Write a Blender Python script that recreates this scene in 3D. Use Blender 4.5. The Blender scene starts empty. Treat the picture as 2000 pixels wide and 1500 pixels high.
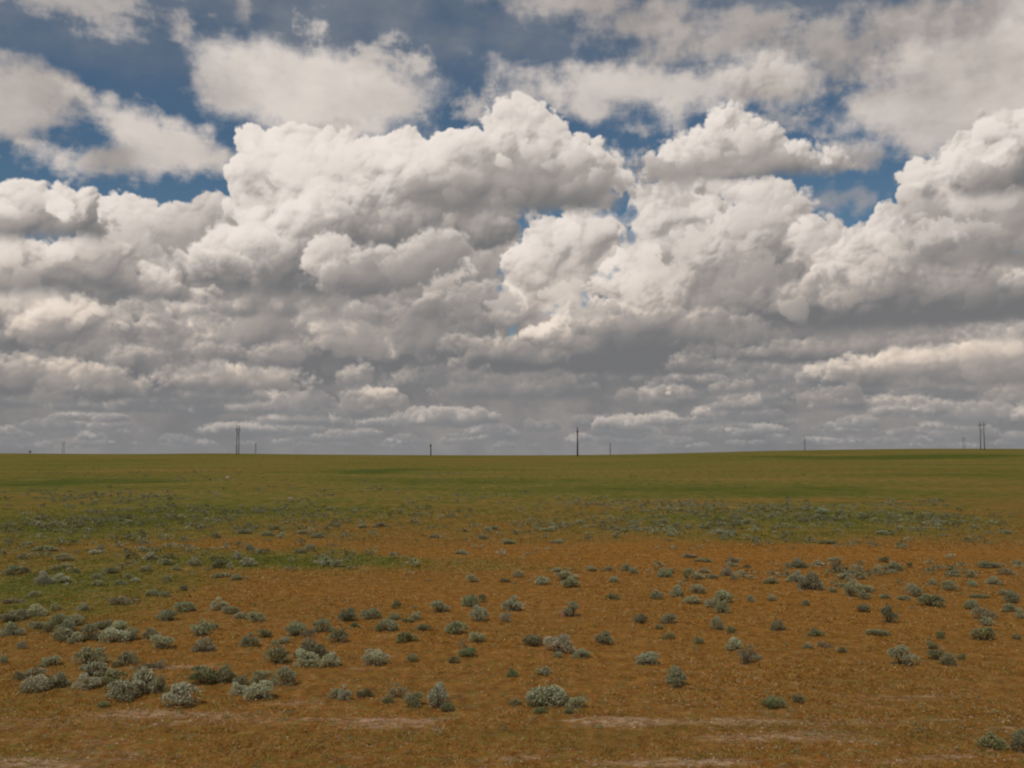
import bpy, bmesh, math, random
import numpy as np
C = bpy.context.scene.collection
sc = bpy.context.scene
R = math.radians
# ------------------------------------------------------------------ camera
F_PX = 2006.0            # focal length in pixels of a 2000 wide frame
Y_EYE = 886.0            # eye level in that frame
EYE = 5.0                # eye height above the near ground (from a raised track)
PITCH = math.atan((Y_EYE - 750) / F_PX)
cam = bpy.data.cameras.new('camera')
cam.sensor_width = 36.0; cam.sensor_fit = 'HORIZONTAL'
cam.lens = 36.0 * F_PX / 2000.0
cam.clip_start = 0.1; cam.clip_end = 30000
camo = bpy.data.objects.new('camera', cam); C.objects.link(camo)
camo.location = (0, 0, EYE); camo.rotation_euler = (R(90) + PITCH, 0, 0)
sc.camera = camo
# ------------------------------------------------------------------ picture settings
sc.render.engine = 'CYCLES'
sc.view_settings.view_transform = 'Standard'; sc.view_settings.look = 'None'
sc.view_settings.gamma = 1.0; sc.view_settings.use_curve_mapping = False
sc.view_settings.exposure = 0.0
sc.cycles.use_denoising = True
sc.cycles.max_bounces = 5; sc.cycles.diffuse_bounces = 3; sc.cycles.transparent_max_bounces = 4
sc.cycles.filter_width = 2.1
# ------------------------------------------------------------------ sun: high, behind the left shoulder, softened by cloud
SUN_EL, SUN_AZ = 56.0, -145.0      # azimuth from the view direction (+y), clockwise
sv = (math.sin(R(SUN_AZ)) * math.cos(R(SUN_EL)), math.cos(R(SUN_AZ)) * math.cos(R(SUN_EL)), math.sin(R(SUN_EL)))
sun = bpy.data.lights.new('sun', 'SUN'); sun.energy = 1.5; sun.angle = R(10); sun.color = (1.0, .95, .88)
suno = bpy.data.objects.new('sun', sun); C.objects.link(suno)
import mathutils
suno.rotation_euler = mathutils.Vector(sv).to_track_quat('Z', 'Y').to_euler()
suno.location = (0, 0, 60)
SKY_STRENGTH = 0.055
# ------------------------------------------------------------------ the cloud cover, worked out in azimuth and elevation
# ---- cloud painter
PPD=22.0                    # canvas pixels per degree
AZ=51.0; EL0,EL1=-1.0,46.0
W=int(2*AZ*PPD); H=int((EL1-EL0)*PPD)
K=PPD/35.01                 # canvas pixels per photo pixel
def P(x,y):
    u=(x-1000)/F_PX; v=(750-y)/F_PX
    c,s=math.cos(PITCH),math.sin(PITCH)
    fy=c-v*s; fz=s+v*c
    az=math.degrees(math.atan2(u,fy)); el=math.degrees(math.atan2(fz,math.hypot(u,fy)))
    return (az+AZ)*PPD,(EL1-el)*PPD
def up(g,h,w,cell):
    def ax(n,m):
        t=np.arange(n)/cell; i=t.astype(int); f=t-i; f=f*f*f*(f*(f*6-15)+10); return i,f.astype(np.float32)
    yi,yf=ax(h,g.shape[0]); xi,xf=ax(w,g.shape[1])
    r=g[yi]*(1-yf)[:,None]+g[yi+1]*yf[:,None]
    return r[:,xi]*(1-xf)+r[:,xi+1]*xf
def vnoise(rng,h,w,cell):
    return up(rng.random((int(h/cell)+3,int(w/cell)+3)).astype(np.float32),h,w,cell)
def fbm(rng,h,w,cell,octv=5,gain=.5,sx=1.0):
    a=0;t=0;g=1.0
    for o in range(octv):
        c=cell/2**o
        if c<1.2: break
        if sx!=1.0:
            gr=rng.random((int(h/c)+3,int(w/(c*sx))+3)).astype(np.float32)
            ty=np.arange(h)/c; tx=np.arange(w)/(c*sx)
            yi=ty.astype(int);yf=(ty-yi).astype(np.float32);yf=yf*yf*(3-2*yf)
            xi=tx.astype(int);xf=(tx-xi).astype(np.float32);xf=xf*xf*(3-2*xf)
            r=gr[yi]*(1-yf)[:,None]+gr[yi+1]*yf[:,None]
            n=r[:,xi]*(1-xf)+r[:,xi+1]*xf
        else: n=vnoise(rng,h,w,c)
        a=a+g*n; t+=g; g*=gain
    return a/t
def worley(rng,X,Y,cell):
    N=64; px=rng.random((N,N)).astype(np.float32); py=rng.random((N,N)).astype(np.float32)
    x=X/cell; y=Y/cell; ix=np.floor(x).astype(np.int32); iy=np.floor(y).astype(np.int32)
    fx=x-ix; fy=y-iy; d=np.full(x.shape,9,np.float32)
    for j in(-1,0,1):
        for i in(-1,0,1):
            a=(iy+j)&63; b=(ix+i)&63
            dx=px[a,b]+i-fx; dy=py[a,b]+j-fy
            np.minimum(d,dx*dx+dy*dy,out=d)
    return 1-np.minimum(d,1.0)           # rounded bumps, creased between
def sm(a,b,x):
    t=np.clip((x-a)/(b-a),0,1); return t*t*(3-2*t)
def blur(a,r):
    r=int(max(1,r))
    for ax in(0,1):
        for _ in range(2):
            p=np.pad(a,[(r+1,r) if k==ax else (0,0) for k in(0,1)],mode='edge')
            c=np.cumsum(p,axis=ax,dtype=np.float64)
            n=a.shape[ax]
            a=((np.take(c,np.arange(2*r+1,2*r+1+n),axis=ax)-np.take(c,np.arange(0,n),axis=ax))/(2*r+1)).astype(np.float32)
    return a
class Sky: pass
def setup(seed=3):
    S=Sky(); r=np.random.default_rng(seed)
    yy,xx=np.mgrid[0:H,0:W].astype(np.float32)
    S.X,S.Y=xx,yy
    w1=fbm(r,H,W,60*K,5)-.5; w2=fbm(r,H,W,60*K,5)-.5
    S.wx,S.wy=w1,w2
    S.b={}
    for c in(120,60,30,15,7.5):
        S.b[c]=worley(r,xx+w1*c*K*1.3,yy+w2*c*K*1.3,c*K)-.72
    S.f1=fbm(r,H,W,140*K,7,.55)-.5
    S.f0=fbm(r,H,W,110*K,3,.5,1.7)-.5
    S.f2=fbm(r,H,W,50*K,6,.6)-.5
    S.f3=fbm(r,H,W,22*K,5,.6)-.5
    S.st=fbm(r,H,W,30*K,6,.6,4.0)-.5
    S.st2=fbm(r,H,W,60*K,6,.58,2.5)-.5
    S.rgb=np.zeros((H,W,3),np.float32); S.a=np.zeros((H,W),np.float32)
    S.rng=r
    return S
LIT=np.array([.88,.80,.735],np.float32); MID=np.array([.405,.362,.335],np.float32); DRK=np.array([.175,.173,.175],np.float32)
def over(S,sl,col,a):
    S.rgb[sl]=col*a[...,None]+S.rgb[sl]*(1-a[...,None])
    S.a[sl]=a+S.a[sl]*(1-a)
def tone(t):
    t=np.where(t>.7,.7+.3*np.tanh((t-.7)/.42),t)
    t=np.clip(t,0,1)[...,None]**1.4
    return np.where(t<.5,DRK+(MID-DRK)*(t*2),MID+(LIT-MID)*(t*2-1))
def cumulus(S,lobes,base=None,scale=60,rough=.5,soft=5,bsoft=25,top=1.0,bot=.15,gain=.55,haze=0.0,hcol=(.235,.232,.23),op=1.0,pixel=True,reach=None,wisp=.3,rblur=10,fine=.16,puffs=1.0):
    L=[]
    for l in lobes:
        x,y,rx=l[:3]; ry=l[3] if len(l)>3 else rx
        if pixel: cx,cy=P(x,y)
        else: cx,cy=x,y
        L.append((cx,cy,rx*K,ry*K))
    m=(scale*rough+bsoft+30)*K
    x0=int(max(0,min(c[0]-c[2] for c in L)-m)); x1=int(min(W,max(c[0]+c[2] for c in L)+m))
    y0=int(max(0,min(c[1]-c[3] for c in L)-m)); y1=int(min(H,max(c[1]+c[3] for c in L)+m))
    if x1-x0<4 or y1-y0<4: return
    sl=(slice(y0,y1),slice(x0,x1))
    X=S.X[sl]+S.wx[sl]*scale*K*.5; Y=S.Y[sl]+S.wy[sl]*scale*K*.5
    # lumps of detail
    B=0;g=1.0;c=120
    while c>scale: c/=2
    amp=c*rough*K; cc=c
    while cc>=7.5:
        B=B+g*S.b[cc][sl]; g*=gain; cc/=2
    d=np.full(X.shape,-1e4,np.float32); dome=np.zeros(X.shape,np.float32); k=scale*K*.22
    E=0
    for cx,cy,rx,ry in L:
        q=np.sqrt(((X-cx)/rx)**2+((Y-cy)/ry)**2)
        r=min(rx,ry); dd=r*(1-q)
        E=E+np.exp(np.clip(dd/k,-60,30))
        dome=np.maximum(dome,r*np.sqrt(np.clip(1-q*q,0,1)))
    d=k*np.log(E+1e-9)
    d=d+amp*(B*1.1+.15)+wisp*scale*K*S.f2[sl]
    # crisp lumpy heads, ragged soft bases
    if base is not None:
        by=P(1000,base)[1] if pixel else base
        e=(by-S.Y[sl])+S.f1[sl]*30*K+S.f2[sl]*14*K
        frac=sm(-bsoft*K*.6,bsoft*K*.6,e)
        low=sm(bsoft*K*2.2,0,e)
    else:
        frac=1.0; ymx=max(c[1]+c[3] for c in L); low=0
    so=soft*K
    a=sm(-so*.6,so,d)*frac
    a=np.clip(a,0,1)
    # relief and light
    R=(reach or scale*1.6)*K
    step=1; dec=math.exp(-1/R)
    acc=a.copy()
    for i in range(9):
        dy=int(round(step*.88)); dx=int(round(step*.38))
        if dy>=acc.shape[0] or dx>=acc.shape[1]: break
        sh=np.zeros_like(acc); sh[dy:,dx:]=acc[:acc.shape[0]-dy,:acc.shape[1]-dx]
        acc=acc+sh*dec**step; step*=2
        if step>R*4: break
    tr=np.exp(-1.5*acc/R)                  # light left after its way down through the cloud
    rl=blur(dome*.9+amp*B*.8,rblur*K)
    rf=blur(amp*B*.8,1.5)
    def lam(z):
        gy,gx=np.gradient(z); n=1/np.sqrt(gx*gx+gy*gy+1)
        return (gx*.42+gy*.66+.62)*n
    dl=np.clip(lam(rl)*.62+.38,0,1); df=lam(rf)-.62
    head=sm(.25,.85,tr)
    t=.06+.94*(.75*tr+.25*tr**.35)
    t=t*(.12+1.12*dl**1.25)+df*(.05+fine*head)
    t=bot+(top-bot)*t*1.25+.42*S.f0[sl]*(1-.5*head)+.18*S.f1[sl]+.08*S.f2[sl]*(1-head)
    if base is not None: t=t-(top-bot)*.30*low
    t=t.astype(np.float32)
    # heaps: rounder puffs one before the other, each bright above and dim below
    if puffs>0:
        q=[]
        for cx,cy,rx,ry in L:
            for _ in range(max(2,int(puffs*math.sqrt(rx*ry)/(26*K)))):
                an=S.rng.random()*6.283; ra=math.sqrt(S.rng.random())*.85
                q.append((cx+rx*ra*math.cos(an),cy-ry*.12+ry*ra*math.sin(an)*.85,min(rx,ry)*(.22+.42*S.rng.random())))
        q.sort(key=lambda e:e[1])
        hh,ww=t.shape
        for cx,cy,pr in q:
            pr=max(pr,5*K); i0=int(max(0,cy-y0-pr*1.5));i1=int(min(hh,cy-y0+pr*1.5));j0=int(max(0,cx-x0-pr*1.7));j1=int(min(ww,cx-x0+pr*1.7))
            ci,cj=int(cy-y0),int(cx-x0)
            if i1-i0<3 or j1-j0<3 or not(0<=ci<hh and 0<=cj<ww): continue
            w_=(slice(i0,i1),slice(j0,j1))
            u=(X[w_]-cx)/pr; v=(Y[w_]-cy)/pr
            e=1-np.sqrt(u*u*.75+v*v)+.55*(B[w_] if not np.isscalar(B) else 0)*min(1.,amp/pr)+1.1*S.f3[sl][w_]+1.0*S.f2[sl][w_]
            aa=sm(-.04,.34,e)*.75*sm(1.15,.1,v)
            tc=float(t[ci,cj]); aa=aa*(.25+.75*min(1.,float(tr[ci,cj])*2.2))
            nv=tc+(top-bot)*(.15-.36*(u*.35+v*.9))+.05*(S.rng.random()-.5)
            t[w_]=t[w_]*(1-aa)+nv*aa
        t=t+df*fine*.5*head
    col=tone(t)
    if haze>0: col=col*(1-haze)+np.array(hcol,np.float32)*haze
    over(S,sl,col,a*op)
def veil(S,lobes,op=.8,t=.75,soft=60,stretch=.9,rag=1.0,pixel=True,shade=.25):
    """thin layer cloud: soft streaky patches"""
    L=[]
    for x,y,rx,ry,ang in lobes:
        cx,cy=P(x,y) if pixel else (x,y)
        L.append((cx,cy,rx*K,ry*K,math.radians(ang)))
    x0=int(max(0,min(c[0]-max(c[2:4]) for c in L)-90*K)); x1=int(min(W,max(c[0]+max(c[2:4]) for c in L)+90*K))
    y0=int(max(0,min(c[1]-max(c[2:4]) for c in L)-90*K)); y1=int(min(H,max(c[1]+max(c[2:4]) for c in L)+90*K))
    if x1-x0<4 or y1-y0<4: return
    sl=(slice(y0,y1),slice(x0,x1))
    X=S.X[sl]+S.wx[sl]*50*K; Y=S.Y[sl]+S.wy[sl]*40*K
    E=0; k=18*K
    for cx,cy,rx,ry,an in L:
        dx=X-cx; dy=Y-cy; u=dx*math.cos(an)+dy*math.sin(an); v=-dx*math.sin(an)+dy*math.cos(an)
        r=min(rx,ry); E=E+np.exp(np.clip(r*(1-np.sqrt((u/rx)**2+(v/ry)**2))/k,-60,30))
    d=k*np.log(E+1e-9)+rag*(S.st[sl]*stretch*60*K+S.f1[sl]*70*K+S.f2[sl]*75*K+S.f3[sl]*26*K)
    a=np.clip(sm(-soft*K*.2,soft*K*.8,d)*op,0,1)
    tt=t+shade*(S.f1[sl]*.9+S.st2[sl]*.9+.3*S.f2[sl])
    over(S,sl,tone(tt),a)
def compose(S):
    r=S.rng; late=[]; later=[]
    # thin high veil over the upper sky
    yph=886-(EL1-S.Y/PPD-0)*0  # placeholder
    el=EL1-S.Y/PPD
    a=np.clip(.34+.7*S.st2+.7*S.f1,0,1)*sm(16.5,24,el)*.95
    full=(slice(0,H),slice(0,W))
    over(S,full,tone(.36+.2*S.st+.3*S.f2)*np.array([.90,1.,1.10],np.float32),np.clip(a,0,.5))
    # out of view, higher up and to both sides
    veil(S,[(x,y,rx,ry,an) for x,y,rx,ry,an in [(-500,150,330,110,10),(-350,-200,300,120,0),(2500,120,420,140,-8),(2350,-250,300,110,5),(300,-330,420,110,6),(1000,-420,380,120,0),(1700,-380,420,130,-5),(900,-170,260,60,4)]],op=.85,t=.7)
    # --- veils of the upper sky
    veil(S,[(630,155,225,62,4),(560,180,120,46,16),(690,185,190,56,-6),(440,105,70,22,25),(650,225,150,28,2)],op=1,t=.88,soft=46,shade=.3,rag=.42)
    veil(S,[(430,140,50,12,10),(450,190,50,10,14),(478,24,18,44,8)],op=.75,t=.64,soft=40,rag=.6)
    veil(S,[(240,15,110,22,12),(150,-10,120,20,8)],op=.75,t=.68,soft=50)
    veil(S,[(830,205,120,20,2),(930,215,90,22,0),(780,120,120,20,14)],op=.8,t=.76,soft=40)
    veil(S,[(50,185,95,58,0),(0,200,70,70,0),(120,200,60,40,10)],op=.97,t=.66,soft=46,rag=.55)
    veil(S,[(40,270,60,22,-30),(110,265,40,18,-20)],op=.5,t=.5,soft=50)
    veil(S,[(230,225,70,22,24),(300,262,95,30,18),(380,298,84,28,10),(430,314,54,18,0),(330,326,130,8,2),(110,325,60,9,3)],op=1,t=.84,soft=30,rag=.42)
    veil(S,[(225,310,52,28,-20),(235,330,40,16,0)],op=.85,t=.44,soft=45,rag=.5)
    veil(S,[(600,255,60,18,-2)],op=.8,t=.4,soft=40,rag=.5)
    veil(S,[(1190,20,190,26,10),(1290,60,130,34,14),(1370,85,110,28,-6),(1120,0,130,20,12),(1290,110,90,16,-10)],op=.9,t=.66,soft=50,shade=.35,rag=.6)
    veil(S,[(1120,160,130,24,10),(1260,165,140,38,4),(1350,180,80,26,8),(1090,190,110,14,14)],op=.95,t=.8,soft=40,rag=.5)
    veil(S,[(1530,55,70,14,0),(1690,60,90,20,-20),(1740,30,110,40,-16),(1780,110,130,40,-14),(1950,80,150,100,0),(1880,20,150,40,0),(2050,150,150,130,0)],op=.9,t=.56,soft=60,shade=.5,rag=.8)
    veil(S,[(1600,130,140,50,0),(1500,80,160,40,6)],op=.55,t=.38,soft=60,shade=.3)
    veil(S,[(1500,250,90,12,6),(1600,235,60,14,4)],op=.5,t=.6,soft=40)
    veil(S,[(1690,205,70,32,8),(1790,220,130,52,4),(1900,200,150,80,-10),(1840,150,120,50,20),(1960,130,120,80,0),(1720,250,90,14,6)],op=.96,t=.76,soft=50,rag=.6,shade=.4)
    veil(S,[(1800,275,100,10,3),(1650,385,70,16,0)],op=.5,t=.62,soft=45)
    cumulus(S,[(1450,155,40,34),(1495,145,46,40),(1545,155,40,32),(1500,170,70,26)],scale=50,rough=.4,soft=26,top=.82,bot=.5,wisp=.5,reach=160)
    cumulus(S,[(1665,300,30,18),(1700,305,26,20),(1640,290,50,10)],scale=22,rough=.6,soft=16,top=.7,bot=.5,wisp=.7,op=.8)
    # --- overcast fill behind the lower clouds
    a=sm(12.0,7.6,el+2*S.f1)
    over(S,full,tone(.26+.3*S.f2+.4*S.st2),a)
    a=sm(1500,1250,(S.Y-P(1000,500)[1])**2/K**2+0)*0
    # --- far rows of small flat clouds, nearer rows higher up
    for k in range(15):
        f=k/14
        yb=872-(872-690)*f**1.25
        w=20+120*f; n=int(2.0*2600*PPD/35/K/ (w*2.0)/1.0*.62)
        xs=r.random(n)*(W/K+200)-100; 
        for x in xs:
            ww=w*(.5+r.random()); hh=ww*(.22+.16*r.random())
            yy=yb+(r.random()-.5)*w*.28
            cx=x*K; cy=P(1000,yy)[1]
            lob=[]
            for q in range(4):
                lob.append((cx+(r.random()-.5)*ww*1.5*K,cy-hh*K*(.25+.4*r.random()),ww*(.3+.3*r.random()),hh*(.5+.5*r.random())))
            hz=.50*(1-f)**1.1+.10
            cumulus(S,lob,base=cy,scale=max(9,hh*.75),rough=.65,soft=3+4*f,bsoft=4+14*f,top=.46+.75*r.random()**1.5,bot=-.08+.12*r.random(),haze=hz,hcol=(.228,.234,.242),op=.9,pixel=False,reach=hh*.8,wisp=.4,puffs=.5)
    # broken puffs lit here and there in the lower half
    for k in range(150):
        yb=610+190*r.random(); f=(870-yb)/260; w=26+46*f*(.5+r.random()); x=r.random()*2900-450
        cx,cy=P(min(max(x,-900),2900),yb); cy=P(1000,yb)[1]; hh=w*(.34+.25*r.random())
        lob=[(cx+(r.random()-.5)*w*1.7*K,cy-hh*K*(.2+.6*r.random()),w*(.25+.3*r.random()),hh*(.4+.4*r.random())) for q in range(5)]
        late.append((lob,cy,hh,.5+.5*r.random()**1.4,.10+.12*r.random(),.22*(1-f)))
    over(S,full,np.array([.228,.234,.242],np.float32)+np.zeros((H,W,1),np.float32),sm(3.2,-.2,el)*.45)
    # --- cumulus outside the frame on both sides
    for k in range(26):
        side=-1 if k%2 else 1
        f=r.random(); cx0=W/2/K+side*(1260+r.random()*480); w=110+140*(1-f)
        yb=420+280*f
        cy=P(1000,yb)[1]
        lob=[((cx0+(r.random()-.5)*w*1.5)*K,cy-w*K*(.1+.45*r.random()),w*(.25+.3*r.random()),w*(.2+.25*r.random())) for q in range(8)]
        cumulus(S,lob,base=cy,scale=60,rough=.5,soft=8,bsoft=26,top=.85,bot=.08,pixel=False,reach=w*.7)
    for lob,cy,hh,tp,bt,hz in late:
        if r.random()<.5: cumulus(S,lob,base=cy,scale=max(12,hh*.8),rough=.65,soft=6,bsoft=16,top=tp,bot=bt,haze=hz,op=.85,pixel=False,reach=hh*.8,wisp=.45,puffs=.6)
        else: later.append((lob,cy,hh,tp,bt,hz))
    # --- middle distance, left
    def C(l,base,**k):
        d=dict(scale=60,soft=8,bsoft=26); d.update(k); cumulus(S,l,base,**d)
    C([(120,640,140,50),(60,620,90,40),(200,660,110,40)],700,top=.66,bot=.05,soft=12)
    C([(400,700,230,60),(300,680,120,40),(560,690,150,40),(700,680,120,44)],770,top=.36,bot=-.08,soft=16,scale=60,bsoft=36)
    C([(450,735,90,26),(520,742,70,22),(400,745,60,20)],765,top=.78,bot=.2,soft=9,scale=30,bsoft=16)
    C([(100,745,130,30),(20,735,80,34),(180,752,60,20)],790,top=.66,bot=.08,soft=9,scale=40)
    C([(640,600,170,70),(760,610,120,60),(850,600,120,70),(560,660,160,50),(730,660,160,55)],740,top=.56,bot=0.0,soft=14,scale=60,bsoft=40)
    C([(700,645,52,50),(735,665,40,34),(660,650,50,30)],700,top=.82,bot=.3,soft=10,scale=30,bsoft=20)
    C([(950,560,160,110),(900,640,130,60),(1010,650,140,60),(860,540,90,70)],755,top=.66,bot=.05,soft=12,scale=60,bsoft=34)
    C([(1100,700,170,34),(1000,690,110,30),(1250,690,120,40),(1330,690,120,36)],735,top=.6,bot=-.1,soft=10,scale=30,bsoft=20)
    # middle distance, centre right
    C([(1110,560,70,120),(1060,520,80,80),(1150,470,52,52),(1120,450,36,30),(1185,500,40,50),(1040,600,90,60)],690,top=.86,bot=.24,soft=6,scale=60,reach=190,bsoft=40)
    C([(1310,560,110,130),(1290,450,70,80),(1330,400,62,50),(1380,420,44,50),(1240,580,70,70),(1400,520,90,90),(1180,620,60,44),(1090,660,60,34)],690,top=.88,bot=.2,soft=6,scale=60,reach=200,bsoft=40)
    C([(1440,372,40,18),(1500,375,54,26),(1545,400,36,26),(1480,400,40,30),(1530,430,44,40),(1470,460,70,60),(1560,455,30,30)],620,top=.84,bot=.42,soft=6,scale=30,reach=150)
    C([(1590,460,44,36),(1620,475,34,34),(1560,520,80,60),(1640,520,60,50)],640,top=.82,bot=.4,soft=6,scale=30,reach=120)
    C([(1460,560,110,100),(1520,600,110,70),(1400,560,70,70),(1350,620,120,60),(1500,660,120,40),(1200,650,90,40)],700,top=.56,bot=-.02,soft=14,scale=60,reach=160,bsoft=40)
    C([(1290,650,170,44),(1180,680,110,34),(1400,660,110,50)],728,top=.5,bot=-.12,soft=12,scale=30,bsoft=24)
    C([(1640,690,170,30),(1560,700,90,24),(1770,680,110,30)],712,top=.48,bot=-.08,soft=9,scale=30,bsoft=14)
    C([(1800,720,150,34),(1900,710,130,40),(1990,690,60,50)],760,top=.8,bot=.12,soft=8,scale=30)
    for lob,cy,hh,tp,bt,hz in later:
        cumulus(S,lob,base=cy,scale=max(12,hh*.8),rough=.65,soft=9,bsoft=20,top=tp*.9,bot=bt,haze=hz,op=.62,pixel=False,reach=hh*.8,wisp=.5,puffs=.6)
    # the big right mass
    C([(1780,480,80,60),(1700,510,60,50),(1775,430,34,30),(1672,498,26,22),(1830,410,70,70),(1800,372,32,30),(1862,345,44,40),(1905,325,50,48),(1945,292,48,48),(2000,272,52,44),(1920,430,110,110),(2060,330,96,96),(1850,540,160,80),(1700,560,110,70)],650,top=.80,bot=.12,soft=6,scale=60,reach=170)
    C([(1640,600,110,56),(1740,590,130,60),(1860,590,140,56),(1960,600,110,50),(1560,620,80,36),(2060,600,120,50)],655,top=.42,bot=-.25,soft=22,scale=60,reach=90,bsoft=34)
    C([(1960,390,90,56),(2040,370,120,80),(1900,400,50,30)],425,top=.70,bot=-.5,soft=18,scale=60,reach=70,bsoft=26)
    C([(1850,510,80,36),(1930,500,80,40),(2010,510,60,34)],545,top=.40,bot=.1,soft=14,scale=30,bsoft=26)
    C([(1985,560,26,24),(2010,565,30,30)],585,top=.9,bot=.6,soft=8,scale=30)
    # triangular cloud
    C([(1425,240,36,34),(1400,285,60,44),(1470,290,66,44),(1350,310,60,34),(1540,312,60,28),(1430,320,130,40),(1600,322,44,18),(1320,320,50,26)],356,top=.88,bot=.2,soft=7,scale=30,rough=.6,reach=100,bsoft=22,puffs=.4)
    veil(S,[(1640,312,50,12,4),(1290,322,60,20,0),(1270,345,50,26,30)],op=.75,t=.55,soft=40)
    # left far bright tops
    C([(218,428,44,32),(290,424,54,30),(350,438,44,36),(250,460,80,70),(330,480,90,70),(200,500,50,70)],600,top=.9,bot=.5,soft=5,scale=30,rough=.55,reach=170)
    C([(415,414,32,34),(380,460,70,60),(450,430,46,40),(320,440,26,36)],560,top=.72,bot=.36,soft=7,scale=30,reach=120)
    # main mass, back
    C([(530,340,66,70),(600,310,60,40),(625,300,36,32),(680,330,60,44),(500,390,44,56),(530,265,22,16),(500,285,26,24),(740,310,60,34),(780,305,36,30),(620,380,120,80),(820,330,80,60),(900,310,60,44),(870,290,40,26),(940,285,26,20)],640,top=1.05,bot=.42,soft=5,scale=60,rough=.5,reach=190)
    C([(1025,210,24,22),(985,225,40,30),(1045,238,36,28),(1000,262,54,40),(1070,265,42,30),(1105,298,44,34),(1158,288,15,20),(1180,322,30,24),(1215,355,36,20)],420,top=.92,bot=.5,soft=5,scale=30,rough=.6,reach=160)
    C([(560,450,90,80),(650,460,110,90),(740,440,120,90),(830,420,100,80),(520,500,70,50),(470,540,80,40),(900,430,120,60)],530,top=.74,bot=.06,soft=14,scale=60,reach=170,bsoft=50)
    C([(530,450,50,50),(580,430,50,36),(480,490,54,50),(440,500,40,44),(400,540,60,40),(520,520,80,50)],590,top=.96,bot=.3,soft=8,scale=60,reach=130,bsoft=40)
    # shadowed base running from lower left up to the centre
    C([(350,570,150,34),(470,565,120,34),(560,535,90,36),(640,510,100,40),(720,480,90,40),(250,555,110,36),(800,460,90,30)],585,top=.34,bot=-.25,soft=34,scale=60,reach=80,bsoft=44)
    C([(640,495,36,34),(670,505,34,24),(625,520,30,20)],540,top=.84,bot=.4,soft=6,scale=30,reach=100,bsoft=20)
    C([(700,540,70,40),(790,520,60,44),(740,510,40,30),(860,490,60,40)],590,top=.7,bot=.2,soft=10,scale=30,bsoft=30)
    # near left lumps
    C([(160,520,70,56),(70,520,90,50),(190,545,50,40),(20,540,60,50),(250,560,110,30)],600,top=.74,bot=.08,soft=9,scale=60,reach=120,bsoft=36)
    C([(40,418,74,38),(128,408,40,34),(140,436,44,44),(60,448,110,48),(-20,430,80,50)],500,top=.82,bot=.02,soft=7,scale=60,reach=120,bsoft=30)
    C([(125,625,60,34),(165,615,30,24),(90,645,60,26)],690,top=.88,bot=.2,soft=14,scale=30,reach=90,bsoft=26)
    # near lens in front of the tower
    C([(980,300,100,44),(890,330,80,44),(1060,320,110,44),(1000,350,190,56),(850,350,56,40),(1120,352,66,30),(940,380,130,36),(1070,380,100,28)],420,top=.86,bot=.1,soft=16,scale=60,rough=.4,reach=95,bsoft=36,puffs=.45)
    lum=S.rgb[...,1:2]/np.maximum(S.a[...,None],.05)
    S.rgb*=1+np.clip(lum-.27,-.12,.3)*np.array([.24,.01,-.30],np.float32)*sm(13,3,el)[...,None]
    # gaps of blue
    for x,y,rx,ry in[(1190,412,34,9),(1222,420,28,22),(1232,455,14,22),(1212,470,10,14),(968,535,8,8),(980,548,7,14),(972,566,7,7),(1188,540,20,6),(1212,526,14,8),(1144,575,10,11),(1138,592,10,8),(1075,612,22,4),(1105,600,14,3),(1430,404,14,5),(1985,490,18,6),(1000,655,8,14)]:
        cx,cy=P(x,y); m=60*K
        s2=(slice(int(cy-ry*K-m),int(cy+ry*K+m)),slice(int(cx-rx*K-m),int(min(W,cx+rx*K+m))))
        q=np.sqrt(((S.X[s2]+S.wx[s2]*22*K-cx)/(rx*K))**2+((S.Y[s2]+S.wy[s2]*22*K-cy)/(ry*K))**2)
        d=min(rx,ry)*(1-q)*1.2+26*S.f3[s2]+22*S.f2[s2]
        h_=1-.72*sm(-4,13,d); S.a[s2]*=h_; S.rgb[s2]*=h_[...,None]
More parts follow.
